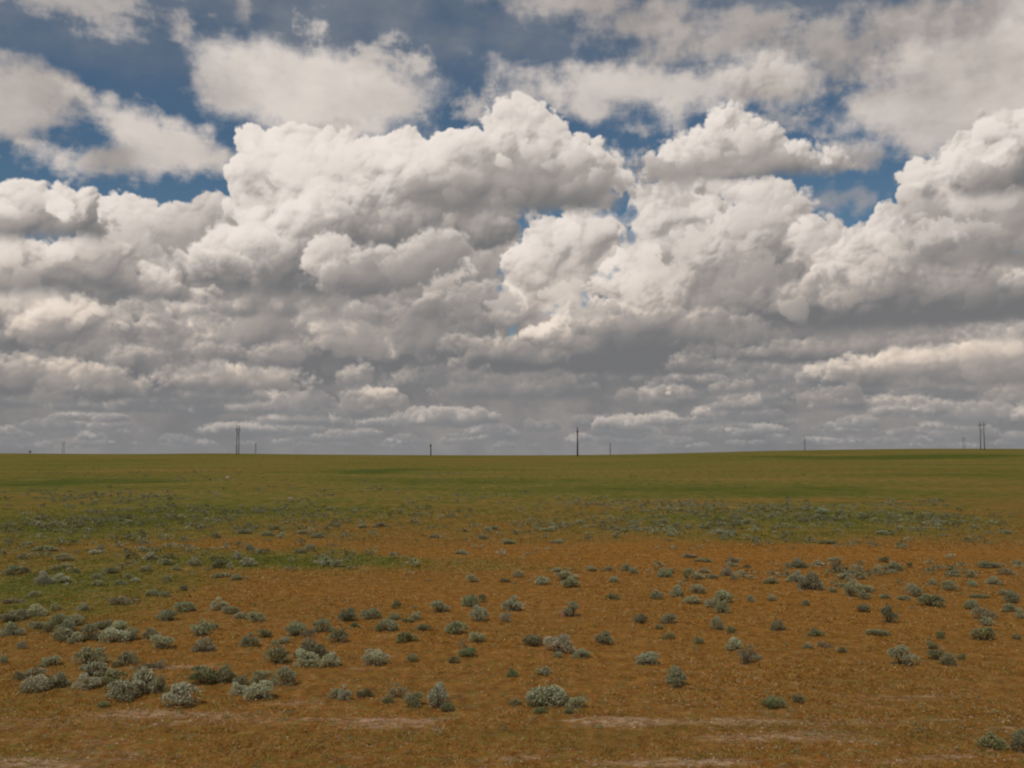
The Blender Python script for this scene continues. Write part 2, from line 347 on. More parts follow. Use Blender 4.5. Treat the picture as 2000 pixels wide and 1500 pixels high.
def build_world():
    S = setup(); compose(S)
    # fade to an even thin cover well above the frame
    el = EL1 - S.Y / PPD
    f = sm(36, 45, el)[..., None]
    S.rgb = S.rgb * (1 - f) + np.array([.24, .235, .235], np.float32) * .7 * f
    S.a = S.a * (1 - f[..., 0]) + .7 * f[..., 0]
    # the cover repeats every 90 degrees: fold the overlapping strip over the first one so that it has no seam
    ov = int(2 * (AZ - 45) * PPD); W2 = W - ov
    k = np.linspace(0, 1, ov, dtype=np.float32); k = k * k * (3 - 2 * k)
    S.rgb[:, :ov] = S.rgb[:, :ov] * k[None, :, None] + S.rgb[:, W2:] * (1 - k[None, :, None])
    S.a[:, :ov] = S.a[:, :ov] * k[None] + S.a[:, W2:] * (1 - k[None])
    S.rgb = S.rgb[:, :W2]; S.a = S.a[:, :W2]
    im = bpy.data.images.new('cloud_cover', W2, H, alpha=True, float_buffer=True)
    im.colorspace_settings.name = 'Non-Color'; im.alpha_mode = 'CHANNEL_PACKED'
    buf = np.empty((H, W2, 4), np.float32)
    buf[..., :3] = S.rgb; buf[..., 3] = S.a
    im.pixels.foreach_set(buf[::-1].ravel()); im.update()
    w = bpy.data.worlds.new('World'); sc.world = w; w.use_nodes = True
    w.cycles.sampling_method = 'MANUAL'; w.cycles.sample_map_resolution = 512
    nt = w.node_tree; N = nt.nodes; K_ = nt.links
    for n in list(N): N.remove(n)
    def nd(t, **k):
        n = N.new(t)
        for a, b in k.items(): setattr(n, a, b)
        return n
    def mth(op, a, b=None, c=None, clamp=False):
        n = nd('ShaderNodeMath', operation=op, use_clamp=clamp)
        for i, v in enumerate((a, b, c)):
            if v is None: continue
            if isinstance(v, (int, float)): n.inputs[i].default_value = v
            else: K_.new(v, n.inputs[i])
        return n.outputs[0]
    tc = nd('ShaderNodeTexCoord'); sp = nd('ShaderNodeSeparateXYZ'); K_.new(tc.outputs['Generated'], sp.inputs[0])
    az = mth('ARCTAN2', sp.outputs[0], sp.outputs[1])
    elv = mth('ARCSINE', sp.outputs[2])
    u = mth('MULTIPLY_ADD', az, 180 / math.pi * PPD / W2, AZ * PPD / W2)
    v = mth('MULTIPLY_ADD', elv, 180 / math.pi / (EL1 - EL0), -EL0 / (EL1 - EL0))
    v = mth('MINIMUM', mth('MAXIMUM', v, .001), .999)
    cb = nd('ShaderNodeCombineXYZ'); K_.new(u, cb.inputs[0]); K_.new(v, cb.inputs[1])
    ti = nd('ShaderNodeTexImage', image=im, extension='REPEAT', interpolation='Linear')
    K_.new(cb.outputs[0], ti.inputs[0])
    sky = nd('ShaderNodeTexSky', sky_type='NISHITA'); sky.sun_disc = False
    sky.sun_elevation = R(SUN_EL); sky.sun_rotation = R(SUN_AZ)
    sky.altitude = 900; sky.air_density = 1.0; sky.dust_density = .15; sky.ozone_density = 3.0
    # blue between the clouds + the clouds, premultiplied
    inv = mth('SUBTRACT', 1.0, ti.outputs[1])
    tint = nd('ShaderNodeVectorMath', operation='MULTIPLY'); K_.new(sky.outputs[0], tint.inputs[0]); tint.inputs[1].default_value = (.86, .98, .94)
    sc1 = nd('ShaderNodeVectorMath', operation='SCALE'); K_.new(tint.outputs[0], sc1.inputs[0]); K_.new(inv, sc1.inputs['Scale'])
    sc2 = nd('ShaderNodeVectorMath', operation='SCALE'); K_.new(ti.outputs[0], sc2.inputs[0]); sc2.inputs['Scale'].default_value = 1 / SKY_STRENGTH
    ad = nd('ShaderNodeVectorMath', operation='ADD'); K_.new(sc1.outputs[0], ad.inputs[0]); K_.new(sc2.outputs[0], ad.inputs[1])
    bg = nd('ShaderNodeBackground'); bg.inputs[1].default_value = SKY_STRENGTH; K_.new(ad.outputs[0], bg.inputs[0])
    ow = nd('ShaderNodeOutputWorld'); K_.new(bg.outputs[0], ow.inputs[0])
build_world()
# ------------------------------------------------------------------ terrain
def lerp_tab(x, tab):
    xs, ys = zip(*tab); return np.interp(x, xs, ys)
HOR = [(-400, 886), (0, 885.3), (250, 887), (420, 885.2), (470, 885.4), (540, 887), (667, 888), (850, 889), (1000, 889.2), (1100, 889), (1200, 888),
       (1334, 885), (1500, 880.5), (1700, 877.7), (1800, 876.7), (2000, 877), (2400, 880)]
HOR_S = [(x, np.mean([lerp_tab(x + q, HOR) for q in (-60, -30, 0, 30, 60)])) for x in range(-400, 2401, 25)]
_rt = np.random.default_rng(11)
_lat = _rt.random((256, 256)).astype(np.float32)
def vn2(x, y):
    x = np.asarray(x, float); y = np.asarray(y, float)
    ix = np.floor(x).astype(int); iy = np.floor(y).astype(int); fx = x - ix; fy = y - iy
    fx = fx * fx * (3 - 2 * fx); fy = fy * fy * (3 - 2 * fy)
    g = lambda a, b: _lat[a & 255, b & 255]
    return (g(iy, ix) * (1 - fx) + g(iy, ix + 1) * fx) * (1 - fy) + (g(iy + 1, ix) * (1 - fx) + g(iy + 1, ix + 1) * fx) * fy
def fb2(x, y, o=4):
    s = 0; t = 0; a = 1.0
    for i in range(o): s = s + a * vn2(x * 2 ** i + 17.3 * i, y * 2 ** i + 9.1 * i); t += a; a *= .55
    return s / t - .5
D_CREST = 1650.0
def zg(x, y):
    x = np.asarray(x, float); y = np.asarray(y, float)
    d = np.maximum(y, 1.0)
    px = np.clip(1000 + F_PX * x / np.maximum(d, 40.0), -400, 2400)
    yh = lerp_tab(px, HOR_S)
    z1 = EYE - (yh + 1.7 - Y_EYE) * 650 / F_PX
    z2 = EYE - (yh - Y_EYE) * D_CREST / F_PX
    t1 = np.clip((d - 90) / (650 - 90), 0, 1); e1 = t1 * t1 * (1.6 - .6 * t1)
    t2 = np.clip((d - 650) / (D_CREST - 650), 0, 1)
    z = z1 * e1 + (z2 - z1) * (t2 * (1.35 - .35 * t2))
    far = np.maximum(d - D_CREST, 0)
    z = z - far * .004 - np.minimum(far, 300) ** 2 * .00001
    bump = .22 * fb2(x / 34, y / 26, 3) * np.clip((d - 25) / 40, 0, 1) + .07 * fb2(x / 4, y / 4, 3)
    bump = bump * np.clip((D_CREST - d) / 600 + .15, .15, 1)
    return z + bump
def hit(px, py):
    """where the line of sight through a point of the frame meets the ground"""
    u = (px - 1000) / F_PX; v = (750 - py) / F_PX
    c, s = math.cos(PITCH), math.sin(PITCH)
    dy = c - v * s; dz = s + v * c; dx = u
    ts = np.geomspace(9, 2200, 1500)
    g = EYE + dz / dy * ts - zg(dx / dy * ts, ts)
    k = np.argmax(g < 0) if (g < 0).any() else len(ts) - 1
    if k > 0:
        a, b = g[k - 1], g[k]; f = a / (a - b) if a != b else 0
        t = ts[k - 1] + (ts[k] - ts[k - 1]) * f
    else: t = ts[0]
    return dx / dy * t, t
# ---- node helpers
class Mat:
    def __init__(s, name, rough=.9, spec=.15):
        s.m = bpy.data.materials.new(name); s.m.use_nodes = True; s.t = s.m.node_tree
        s.b = s.t.nodes['Principled BSDF']; s.b.inputs['Roughness'].default_value = rough; s.b.inputs['Specular IOR Level'].default_value = spec
    def n(s, t, **k):
        n = s.t.nodes.new(t)
        for a, b in k.items(): setattr(n, a, b)
        return n
    def set(s, inp, v):
        if isinstance(v, bpy.types.NodeSocket): s.t.links.new(v, inp)
        elif isinstance(v, (tuple, list)) and inp.type == 'RGBA': inp.default_value = (*v[:3], 1)
        else: inp.default_value = v
    def noise(s, vec, scale, detail=4, rough=.55, dist=0):
        n = s.n('ShaderNodeTexNoise'); s.set(n.inputs['Vector'], vec); n.inputs['Scale'].default_value = scale
        n.inputs['Detail'].default_value = detail; n.inputs['Roughness'].default_value = rough; n.inputs['Distortion'].default_value = dist
        return n.outputs['Fac']
    def mapping(s, vec, sc_):
        n = s.n('ShaderNodeMapping'); s.set(n.inputs[0], vec); n.inputs['Scale'].default_value = sc_; return n.outputs[0]
    def rng(s, v, a, b, c=0., d=1., smooth=True):
        n = s.n('ShaderNodeMapRange'); n.interpolation_type = 'SMOOTHSTEP' if smooth else 'LINEAR'
        s.set(n.inputs[0], v)
        for i, q in enumerate((a, b, c, d)): n.inputs[i + 1].default_value = q
        return n.outputs[0]
    def math(s, op, a, b=0., clamp=False):
        n = s.n('ShaderNodeMath', operation=op, use_clamp=clamp); s.set(n.inputs[0], a); s.set(n.inputs[1], b); return n.outputs[0]
    def mix(s, f, a, b, mode='MIX'):
        n = s.n('ShaderNodeMix', data_type='RGBA', blend_type=mode); s.set(n.inputs[0], f); s.set(n.inputs[6], a); s.set(n.inputs[7], b); return n.outputs[2]
    def attr(s, name):
        n = s.n('ShaderNodeAttribute', attribute_name=name); return n
    def ramp(s, f, stops):
        n = s.n('ShaderNodeValToRGB'); e = n.color_ramp.elements
        while len(e) < len(stops): e.new(.5)
        for q, (p, c) in zip(e, stops): q.position = p; q.color = (*c, 1)
        s.set(n.inputs[0], f); return n.outputs[0]
    def bump(s, h, strength=.5, dist=.05):
        n = s.n('ShaderNodeBump'); n.inputs['Strength'].default_value = strength; n.inputs['Distance'].default_value = dist
        s.set(n.inputs['Height'], h); s.t.links.new(n.outputs[0], s.b.inputs['Normal'])
    def col(s, c): s.set(s.b.inputs['Base Color'], c)
# ---- plant cover: where the grass is green, dry orange, or worn to pale gravel (given on the ground itself)
PATCH = []     # (px, py, half width px, half height px, kind, strength)
def patch(px, py, wx, wy, kind, s):
    x0, d0 = hit(px, py); _, da = hit(px, py + wy); _, db = hit(px, max(py - wy, 891))
    PATCH.append((x0, d0, wx * d0 / F_PX, max((db - da) / 2, .2), kind, s))
for a in [(600, 1098, 330, 11, 'g', 1.35), (1000, 1112, 260, 7, 'g', .6), (560, 1080, 240, 12, 'g', .75), (150, 1060, 260, 26, 'g', .45), (60, 1180, 280, 46, 'g', .75), (170, 1130, 220, 22, 'g', .7),
          (1560, 1020, 420, 34, 'g', .75), (1750, 1005, 260, 22, 'g', .4), (150, 940, 190, 6, 'g', .55), (60, 946, 120, 4, 'g', .4), (330, 941, 90, 4, 'g', .4), (380, 1000, 330, 22, 'g', .55), (100, 1030, 220, 18, 'g', .6), (740, 920, 60, 6, 'g', .7),
          (930, 945, 260, 10, 'g', .4), (1300, 960, 340, 16, 'g', .45), (1650, 960, 240, 9, 'g', .45), (1730, 893, 220, 6, 'g', .9), (1900, 890, 160, 6, 'g', .7), (1560, 892, 130, 4, 'g', .5),
          (1460, 1125, 60, 8, 'g', .3), (1600, 1060, 60, 5, 'g', .5), (100, 1478, 70, 12, 'g', .5), (930, 1290, 70, 14, 'g', .25),
          (350, 1060, 320, 14, 'o', .7), (1500, 1075, 700, 20, 'o', .85), (1300, 1110, 700, 24, 'o', .5), (850, 1160, 500, 30, 'o', .5), (1650, 1180, 420, 60, 'o', .6), (700, 1080, 200, 8, 'o', .4),
          (1500, 978, 460, 4, 'o', .6), (300, 920, 260, 5, 'o', .4), (900, 1260, 900, 60, 'o', .35),
          (350, 1302, 80, 6, 'p', .75), (730, 1404, 90, 9, 'p', .6), (820, 1410, 60, 6, 'p', .4), (1190, 1404, 70, 9, 'p', .75), (1250, 1408, 110, 6, 'p', .5), (1060, 1410, 80, 5, 'p', .4), (1430, 1408, 80, 7, 'p', .55), (1520, 1404, 60, 6, 'p', .55), (1700, 1402, 90, 6, 'p', .4), (1880, 1403, 80, 5, 'p', .4),
          (1360, 1374, 60, 6, 'p', .4), (1830, 1364, 60, 6, 'p', .35), (1450, 1448, 70, 5, 'p', .6), (1380, 1440, 60, 6, 'p', .35), (1620, 1444, 120, 5, 'p', .35), (1850, 1468, 90, 5, 'p', .4), (1370, 1488, 90, 10, 'p', .7), (730, 1483, 60, 6, 'p', .6), (1000, 1480, 60, 5, 'p', .45), (1290, 1492, 120, 8, 'p', .5),
          (560, 1372, 90, 8, 'p', .4), (620, 1378, 70, 5, 'p', .4), (740, 1308, 80, 5, 'p', .45), (300, 1392, 120, 9, 'p', .4), (420, 1400, 100, 8, 'p', .35), (150, 1372, 90, 6, 'p', .3), (350, 1416, 120, 6, 'p', .35), (60, 1490, 120, 8, 'p', .4), (250, 1470, 120, 8, 'p', .35), (1700, 1480, 200, 8, 'p', .35), (1950, 1420, 90, 6, 'p', .35),
          (1250, 1425, 500, 8, 'd', .5), (700, 1440, 400, 12, 'd', .4), (1700, 1435, 400, 12, 'd', .5), (1680, 1330, 90, 8, 'd', .5), (270, 1420, 160, 10, 'd', .4), (930, 1450, 200, 16, 'd', .4)]:
    patch(*a)
def cover(x, y):
    x = np.asarray(x, float); y = np.asarray(y, float); d = np.maximum(y, 5)
    wx = x + d * .06 * fb2(x / d * 14 + 3, np.log(d) * 9, 4); wy = y * (1 + .10 * fb2(x / d * 16 + 31, np.log(d) * 11 + 5, 4))
    wy2 = y * (1 + .05 * fb2(x / 2.2 + 31, y / 1.2, 4))
    g = np.interp(d, [0, 28, 45, 60, 80, 120, 200, 3000], [.06, .10, .18, .27, .40, .58, .68, .68])
    side = np.clip(.5 - x / d * 1.3, 0, 1)
    g = g + (side - .5) * np.interp(d, [20, 40, 70, 110, 200], [.10, .22, .32, .12, .02])
    g = g + .42 * fb2(x / d * 7, np.log(d) * 8 + 2, 5) * np.interp(d, [20, 60, 120], [.5, .9, 1.])
    o = np.zeros_like(g); dk = np.zeros_like(g)
    p = np.clip(1.1 * fb2(x / 2.6 + 7, np.log(d) * 26 + 3, 4) + .12, 0, .5) * np.interp(d, [15, 19, 23, 30], [1, 1, .55, 0])
    for x0, d0, rx, ry, k, s in PATCH:
        q = np.exp(-(((wx - x0) / rx) ** 2 + ((wy - d0) / ry) ** 2) ** 1.3)
        if k == 'g': g = g + .55 * s * q
        elif k == 'o': o = o + s * q; g = g - .28 * s * q
        elif k == 'd': dk = dk + s * q
        else: p = p + s * np.exp(-(((wx - x0) / rx) ** 2 + ((wy2 - d0) / ry) ** 2) ** 1.3)
    return np.clip(g, 0, 1), np.clip(o, 0, 1), np.clip(p, 0, 1), np.clip(dk, 0, 1)
ys = np.concatenate([np.linspace(-300, -20, 15), np.linspace(-10, 10, 12), np.geomspace(10.6, 2300, 330), np.geomspace(2450, 12000, 24)])
q = np.linspace(-1, 1, 281); xs = np.sign(q) * (np.sinh(np.abs(q) * 7.2) / math.sinh(7.2)) * 9000 + q * 26
GX, GY = np.meshgrid(xs, ys)
GZ = zg(GX, GY)
near = GY < 9
GZ = np.where(near, np.minimum(GZ, 0) - .0, GZ)
nr, ncl = GX.shape
idx = np.arange(nr * ncl).reshape(nr, ncl)
faces = np.stack([idx[:-1, :-1], idx[:-1, 1:], idx[1:, 1:], idx[1:, :-1]], -1).reshape(-1, 4)
def mesh_np(name, V, Fc, k):
    me = bpy.data.meshes.new(name)
    me.vertices.add(len(V)); me.vertices.foreach_set('co', np.ascontiguousarray(V, np.float32).ravel())
    me.loops.add(Fc.size); me.loops.foreach_set('vertex_index', np.ascontiguousarray(Fc, np.int32).ravel())
    me.polygons.add(len(Fc)); me.polygons.foreach_set('loop_start', np.arange(0, Fc.size, k, dtype=np.int32))
    me.update(calc_edges=True); me.validate()
    return me
def fattr(me, name, v):
    a = me.attributes.new(name, 'FLOAT', 'POINT'); a.data.foreach_set('value', np.ascontiguousarray(v, np.float32).ravel())
gme = mesh_np('ground', np.stack([GX, GY, GZ], -1).reshape(-1, 3), faces, 4)
gme.polygons.foreach_set('use_smooth', [True] * len(gme.polygons))
cg, co_, cp, cd = cover(GX, GY)
for nme, v in (('green', cg), ('dry', co_), ('pale', cp), ('dull', cd)): fattr(gme, nme, v)
go = bpy.data.objects.new('ground', gme); C.objects.link(go); go['kind'] = 'structure'
M = Mat('prairie_soil_and_grass', 1.0, .0)
pos = M.n('ShaderNodeNewGeometry').outputs['Position']
flat = M.n('ShaderNodeVectorMath', operation='MULTIPLY'); M.set(flat.inputs[0], pos); flat.inputs[1].default_value = (1, 1, 0); pos = flat.outputs[0]
fine = M.noise(pos, 9.0, 5, .7); mid = M.noise(pos, 1.6, 5, .6); big = M.noise(pos, .16, 4, .55); huge = M.noise(M.mapping(pos, (.5, 1, 1)), .03, 4, .6)
streak = M.noise(M.mapping(pos, (.35, 2.2, 1)), 1.0, 4, .6)
speck = M.noise(pos, 5.0, 3, .8); speck2 = M.noise(M.mapping(pos, (1, .8, 1)), 3.1, 5, .75)
dry = M.ramp(M.math('ADD', M.math('MULTIPLY', fine, .6), M.math('MULTIPLY', mid, .4)), [(.28, (.10, .050, .018)), (.42, (.235, .115, .026)), (.54, (.335, .170, .040)), (.70, (.50, .32, .14))])
dry = M.mix(M.rng(speck, .51, .60, 0, .8), dry, (.34, .115, .042))
dry = M.mix(M.rng(speck2, .51, .62, 0, .85), dry, (.225, .175, .045))
dry = M.mix(M.rng(speck, .44, .33, 0, .6), dry, (.46, .30, .185))
dry = M.mix(M.rng(big, .38, .66, 0, .55), dry, M.mix(.6, dry, (.20, .125, .036)))
ora = M.mix(.6, dry, (.39, .165, .032))
clump = M.noise(M.mapping(pos, (1, .28, 1)), .8, 6, .75)
grn = M.ramp(M.math('ADD', M.math('MULTIPLY', clump, .85), M.math('MULTIPLY', M.math('ADD', huge, -.0), .27)), [(.36, (.055, .072, .022)), (.47, (.122, .128, .031)), (.55, (.180, .163, .038)), (.66, (.30, .210, .068))])
lush = M.mix(M.rng(mid, .3, .7), (.055, .088, .018), (.112, .132, .026))
ga = M.math('ADD', M.attr('green').outputs['Fac'], M.math('ADD', M.math('MULTIPLY', M.math('SUBTRACT', mid, .5), .9), M.math('MULTIPLY', M.math('SUBTRACT', M.noise(M.mapping(pos, (1, .35, 1)), .22, 6, .7), .5), .9)))
c0 = M.mix(M.attr('dry').outputs['Fac'], dry, ora)
c1 = M.mix(M.rng(ga, .10, .75), c0, grn)
gl = M.math('ADD', ga, M.math('MULTIPLY', M.math('SUBTRACT', clump, .5), 1.1))
c2 = M.mix(M.rng(gl, .66, 1.15), c1, lush)
pa = M.math('ADD', M.attr('pale').outputs['Fac'], M.math('MULTIPLY', M.math('SUBTRACT', streak, .5), 1.1))
pa2 = M.math('MULTIPLY', M.rng(pa, .22, .70), M.rng(M.noise(M.mapping(pos, (.7, 1, 1)), 6.0, 4, .75), .40, .58))
c3 = M.mix(M.math('MULTIPLY', pa2, .92), c2, M.mix(fine, (.40, .25, .14), (.62, .43, .29)))
c4 = M.mix(M.math('MULTIPLY', M.attr('dull').outputs['Fac'], .6), c3, (.19, .135, .034))
tuft = M.noise(M.mapping(pos, (1, .55, 1)), 3.4, 5, .7)
tv = M.n('ShaderNodeCombineColor'); tr_ = M.rng(tuft, .34, .66, .74, 1.34, False)
for i_ in range(3): M.set(tv.inputs[i_], tr_)
c5 = M.mix(1.0, c4, tv.outputs[0], 'MULTIPLY')
M.col(c5)
M.bump(M.math('ADD', M.math('MULTIPLY', fine, .5), M.math('MULTIPLY', mid, .7)), .9, .14)
gme.materials.append(M.m)
# ------------------------------------------------------------------ things: helpers
def tag(o, label=None, cat=None, group=None, kind=None):
    if label: o['label'] = label
    if cat: o['category'] = cat
    if group: o['group'] = group
    if kind: o['kind'] = kind
    return o
def link(name, me, parent=None):
    o = bpy.data.objects.new(name, me); C.objects.link(o)
    if parent: o.parent = parent
    return o
def tube(V, Fc, p, q, r0, r1, n=6, cap=True):
    p = np.array(p, float); q = np.array(q, float); a = q - p; a = a / (np.linalg.norm(a) + 1e-9)
    u = np.cross(a, (0, 0, 1) if abs(a[2]) < .9 else (1, 0, 0)); u /= np.linalg.norm(u); w = np.cross(a, u); b = len(V)
    for c, r in ((p, r0), (q, r1)):
        for i in range(n): t = 2 * math.pi * i / n; V.append(tuple(c + r * (u * math.cos(t) + w * math.sin(t))))
    for i in range(n): j = (i + 1) % n; Fc.append((b + i, b + j, b + n + j, b + n + i))
    if cap: Fc.append(tuple(b + n + i for i in range(n))); Fc.append(tuple(b + n - 1 - i for i in range(n)))
def mk(name, V, Fc, mat, parent=None, smooth=False):
    me = bpy.data.meshes.new(name); me.from_pydata(V, [], Fc); me.update(); me.materials.append(mat)
    if smooth: me.polygons.foreach_set('use_smooth', [True] * len(me.polygons))
    return link(name, me, parent)
# ------------------------------------------------------------------ power line
wood = Mat('weathered_pole_wood', .85, .2)
wp = wood.n('ShaderNodeTexCoord').outputs['Object']
wood.col(wood.ramp(wood.noise(wood.mapping(wp, (9, 9, .4)), 1.0, 5, .6), [(.3, (.09, .066, .052)), (.55, (.16, .12, .095)), (.8, (.24, .19, .155))]))
glassy = Mat('insulator_porcelain', .3, .5)
glassy.col(glassy.mix(glassy.noise(glassy.n('ShaderNodeTexCoord').outputs['Object'], 3), (.10, .075, .065), (.16, .13, .12)))
def power_frame():
    """two wooden poles, crossarm, X brace and three hanging insulator strings; the line runs along x, the frame across it"""
    root = bpy.data.objects.new('power_line_structure', None); C.objects.link(root)
    hp, sp = 18.2, 3.0
    for s in (-1, 1):
        V, Fc = [], []; tube(V, Fc, (0, s * sp, -1.2), (0, s * sp * .97, hp), .29, .19, 10); mk('pole', V, Fc, wood.m, root, True)
    V, Fc = [], []
    for e in (-.17, .17): tube(V, Fc, (e * 1.6, -sp * 2.0, 15.75), (e * 1.6, sp * 2.0, 15.75), .15, .15, 4)
    mk('crossarm', V, Fc, wood.m, root)
    for s in (-1, 1):
        V, Fc = [], []; tube(V, Fc, (s * .24, -s * sp, 14.6), (s * .24, s * sp, 9.4), .09, .09, 5); mk('cross_brace', V, Fc, wood.m, root)
        V, Fc = [], []; tube(V, Fc, (0, s * sp * 1.93, 15.7), (0, s * sp * .98, 17.2), .05, .05, 5); mk('arm_stay', V, Fc, wood.m, root)
    for yy in (-sp * 1.9, 0, sp * 1.9):
        V, Fc = [], []; z = 15.6
        for i in range(9):
            tube(V, Fc, (0, yy, z), (0, yy, z - .06), .05, .14, 8); tube(V, Fc, (0, yy, z - .06), (0, yy, z - .15), .05, .05, 6); z -= .15
        mk('insulator_string', V, Fc, glassy.m, root)
    return root
def copy_tree(o, parent=None):
    c = o.copy(); C.objects.link(c); c.parent = parent
    for ch in o.children: copy_tree(ch, c)
    return c
FR = [(464, 645, 1.0, 'tall wooden twin-pole power structure on the skyline left of the middle'),
      (1128, 652, 1.0, 'tall power structure seen edge-on as one pole, on the skyline right of the middle'),
      (1919.5, 660, 1.0, 'tall wooden twin-pole power structure on the skyline close to the right edge'),
      (123.5, 1540, 1.0, 'small far twin-pole power structure near the left end of the skyline'),
      (499, 1560, .93, 'small far twin-pole structure just right of the tall left twin-pole structure'),
      (1192, 1560, 1.0, 'thin far power structure just right of the tall single-looking pole'),
      (1572, 1560, 1.0, 'small far twin poles alone on the gentle rise at right'),
      (1883, 1540, 1.0, 'small faint far structure just left of the tall right twin-pole structure')]
pf = power_frame()
for i, (px, d, s, lab) in enumerate(FR):
    o = pf if i == 0 else copy_tree(pf)
    x = (px - 1000) / F_PX / (math.cos(PITCH) + 136 / F_PX * math.sin(PITCH)) * d
    o.location = (x, d, float(zg(x, d))); o.rotation_euler = (0, 0, R((2, 1, -3, 1, -2, 1, -1, 3)[i])); o.scale = (s, s, s)
    tag(o, lab, 'power pole', 'wooden power line structures along the horizon')
def short_pole():
    d = 800.0; x = (841.5 - 1000) / F_PX / (math.cos(PITCH) + 136 / F_PX * math.sin(PITCH)) * d
    root = bpy.data.objects.new('utility_pole', None); C.objects.link(root); root.location = (x, d, float(zg(x, d)))
    V, Fc = [], []; tube(V, Fc, (0, 0, -1), (0, 0, 9.4), .44, .36, 10); mk('pole', V, Fc, darkwood.m, root, True)
    V, Fc = [], []; tube(V, Fc, (0, -1.2, 8.6), (0, 1.2, 8.6), .10, .10, 4); mk('crossarm', V, Fc, darkwood.m, root)
    V, Fc = [], []; tube(V, Fc, (-.62, 0, 7.2), (-.62, 0, 8.4), .34, .34, 10); mk('transformer_can', V, Fc, darkwood.m, root, True)
    tag(root, 'short dark lone pole standing near the middle of the skyline', 'utility pole')
darkwood = Mat('creosoted_pole_wood', .85, .2)
darkwood.col(darkwood.mix(darkwood.noise(darkwood.n('ShaderNodeTexCoord').outputs['Object'], 4, 4), (.030, .026, .022), (.065, .055, .045)))
short_pole()
# ------------------------------------------------------------------ sagebrush
BR = np.random.default_rng(5)
leafm = Mat('sagebrush_leaves', .95, .02)
oi = leafm.n('ShaderNodeObjectInfo')
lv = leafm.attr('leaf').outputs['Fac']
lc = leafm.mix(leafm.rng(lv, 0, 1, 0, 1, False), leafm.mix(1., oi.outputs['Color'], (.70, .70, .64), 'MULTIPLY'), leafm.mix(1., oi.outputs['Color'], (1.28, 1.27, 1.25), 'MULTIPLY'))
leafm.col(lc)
stemm = Mat('sagebrush_wood', .9, .1)
stemm.col(stemm.mix(stemm.noise(stemm.n('ShaderNodeTexCoord').outputs['Object'], 14), (.07, .05, .038), (.17, .13, .10)))
def crown(rng, n, wide, lop, leafl, leafw, nd, hgt=.8):
    """leaf sprays standing on the ends of many short branches: an uneven dome of tufts"""
    an = rng.random(nd) * 6.283; ra = np.sqrt(rng.random(nd)) * .36
    cx = ra * np.cos(an) + lop * .12; cy = ra * np.sin(an); rr = .12 + .13 * rng.random(nd); hh = hgt * (1 - .9 * (ra / .5) ** 2) * (.68 + .42 * rng.random(nd))
    k = rng.integers(0, nd, n)
    u = rng.normal(size=(n, 3)); u /= np.linalg.norm(u, axis=1)[:, None]; u[:, 2] = np.abs(u[:, 2]) * 1.0 - .25 * rng.random(n)
    sh = (.55 + .5 * rng.random(n) ** .6)[:, None]
    P_ = np.stack([cx[k], cy[k], np.maximum(hh[k] - rr[k], .04)], 1) + u * sh * np.stack([rr[k], rr[k], rr[k] * 1.05], 1)
    low = rng.random(n) < .16
    P_[low, 2] *= rng.random(low.sum()); P_[:, 2] = np.maximum(P_[:, 2], .02)
    D = P_ - np.array([0, 0, -.25]); D = D / np.linalg.norm(D, axis=1)[:, None] + .45 * rng.normal(size=(n, 3)); D /= np.linalg.norm(D, axis=1)[:, None]
    S = np.cross(D, rng.normal(size=(n, 3))); S /= np.linalg.norm(S, axis=1)[:, None]
    L_ = leafl * (.6 + .8 * rng.random(n))[:, None]; W_ = leafw * (.6 + .8 * rng.random(n))[:, None]
    a = P_ - D * L_ * .5; b = P_ + S * W_ * .5 + D * L_ * .1; c = P_ + D * L_ * .5; d = P_ - S * W_ * .5 + D * L_ * .1
    V = np.stack([a, b, c, d], 1).reshape(-1, 3); V[:, 0] *= wide; V[:, 2] = np.maximum(V[:, 2], 0)
    F_ = np.arange(4 * n).reshape(-1, 4)
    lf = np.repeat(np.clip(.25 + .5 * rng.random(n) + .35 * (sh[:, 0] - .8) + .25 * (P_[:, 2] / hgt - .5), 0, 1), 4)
    return V, F_, lf, np.stack([cx * wide, cy, hh], 1)
PROTO = []
for i in range(14):
    rng = np.random.default_rng(100 + i)
    dry_ = i >= 12
    V, F_, lf, tips = crown(rng, 1300 if dry_ else 2600, 1.0, rng.normal() * .6, .085, .030 if not dry_ else .02, 7 + i % 6, .80 if i % 3 else .62)
    fm = mesh_np('foliage', V, F_, 4); fattr(fm, 'leaf', lf); fm.materials.append(leafm.m)
    V, Fc = [], []
    for t in tips:
        m_ = t * np.array([.55, .55, .45]) + rng.normal(size=3) * .02; m_[2] = max(m_[2], .06)
        tube(V, Fc, (t[0] * .12, t[1] * .12, -.05), m_, .022, .014, 5, False); tube(V, Fc, m_, t * np.array([1, 1, .92]), .014, .005, 4, False)
        for _ in range(2): e = t + rng.normal(size=3) * .09; tube(V, Fc, m_, e, .009, .003, 3, False)
    sm_ = bpy.data.meshes.new('woody_stems'); sm_.from_pydata(V, [], Fc); sm_.update(); sm_.materials.append(stemm.m)
    PROTO.append((fm, sm_))
TONE = {'p': ((.50, .49, .33), 'pale silver'), 'm': ((.40, .39, .24), 'grey-green'), 'd': ((.30, .29, .17), 'dark'), 'g': ((.27, .29, .145), 'greener'), 'b': ((.32, .27, .175), 'brownish'), 'o': ((.30, .285, .15), 'dull olive')}
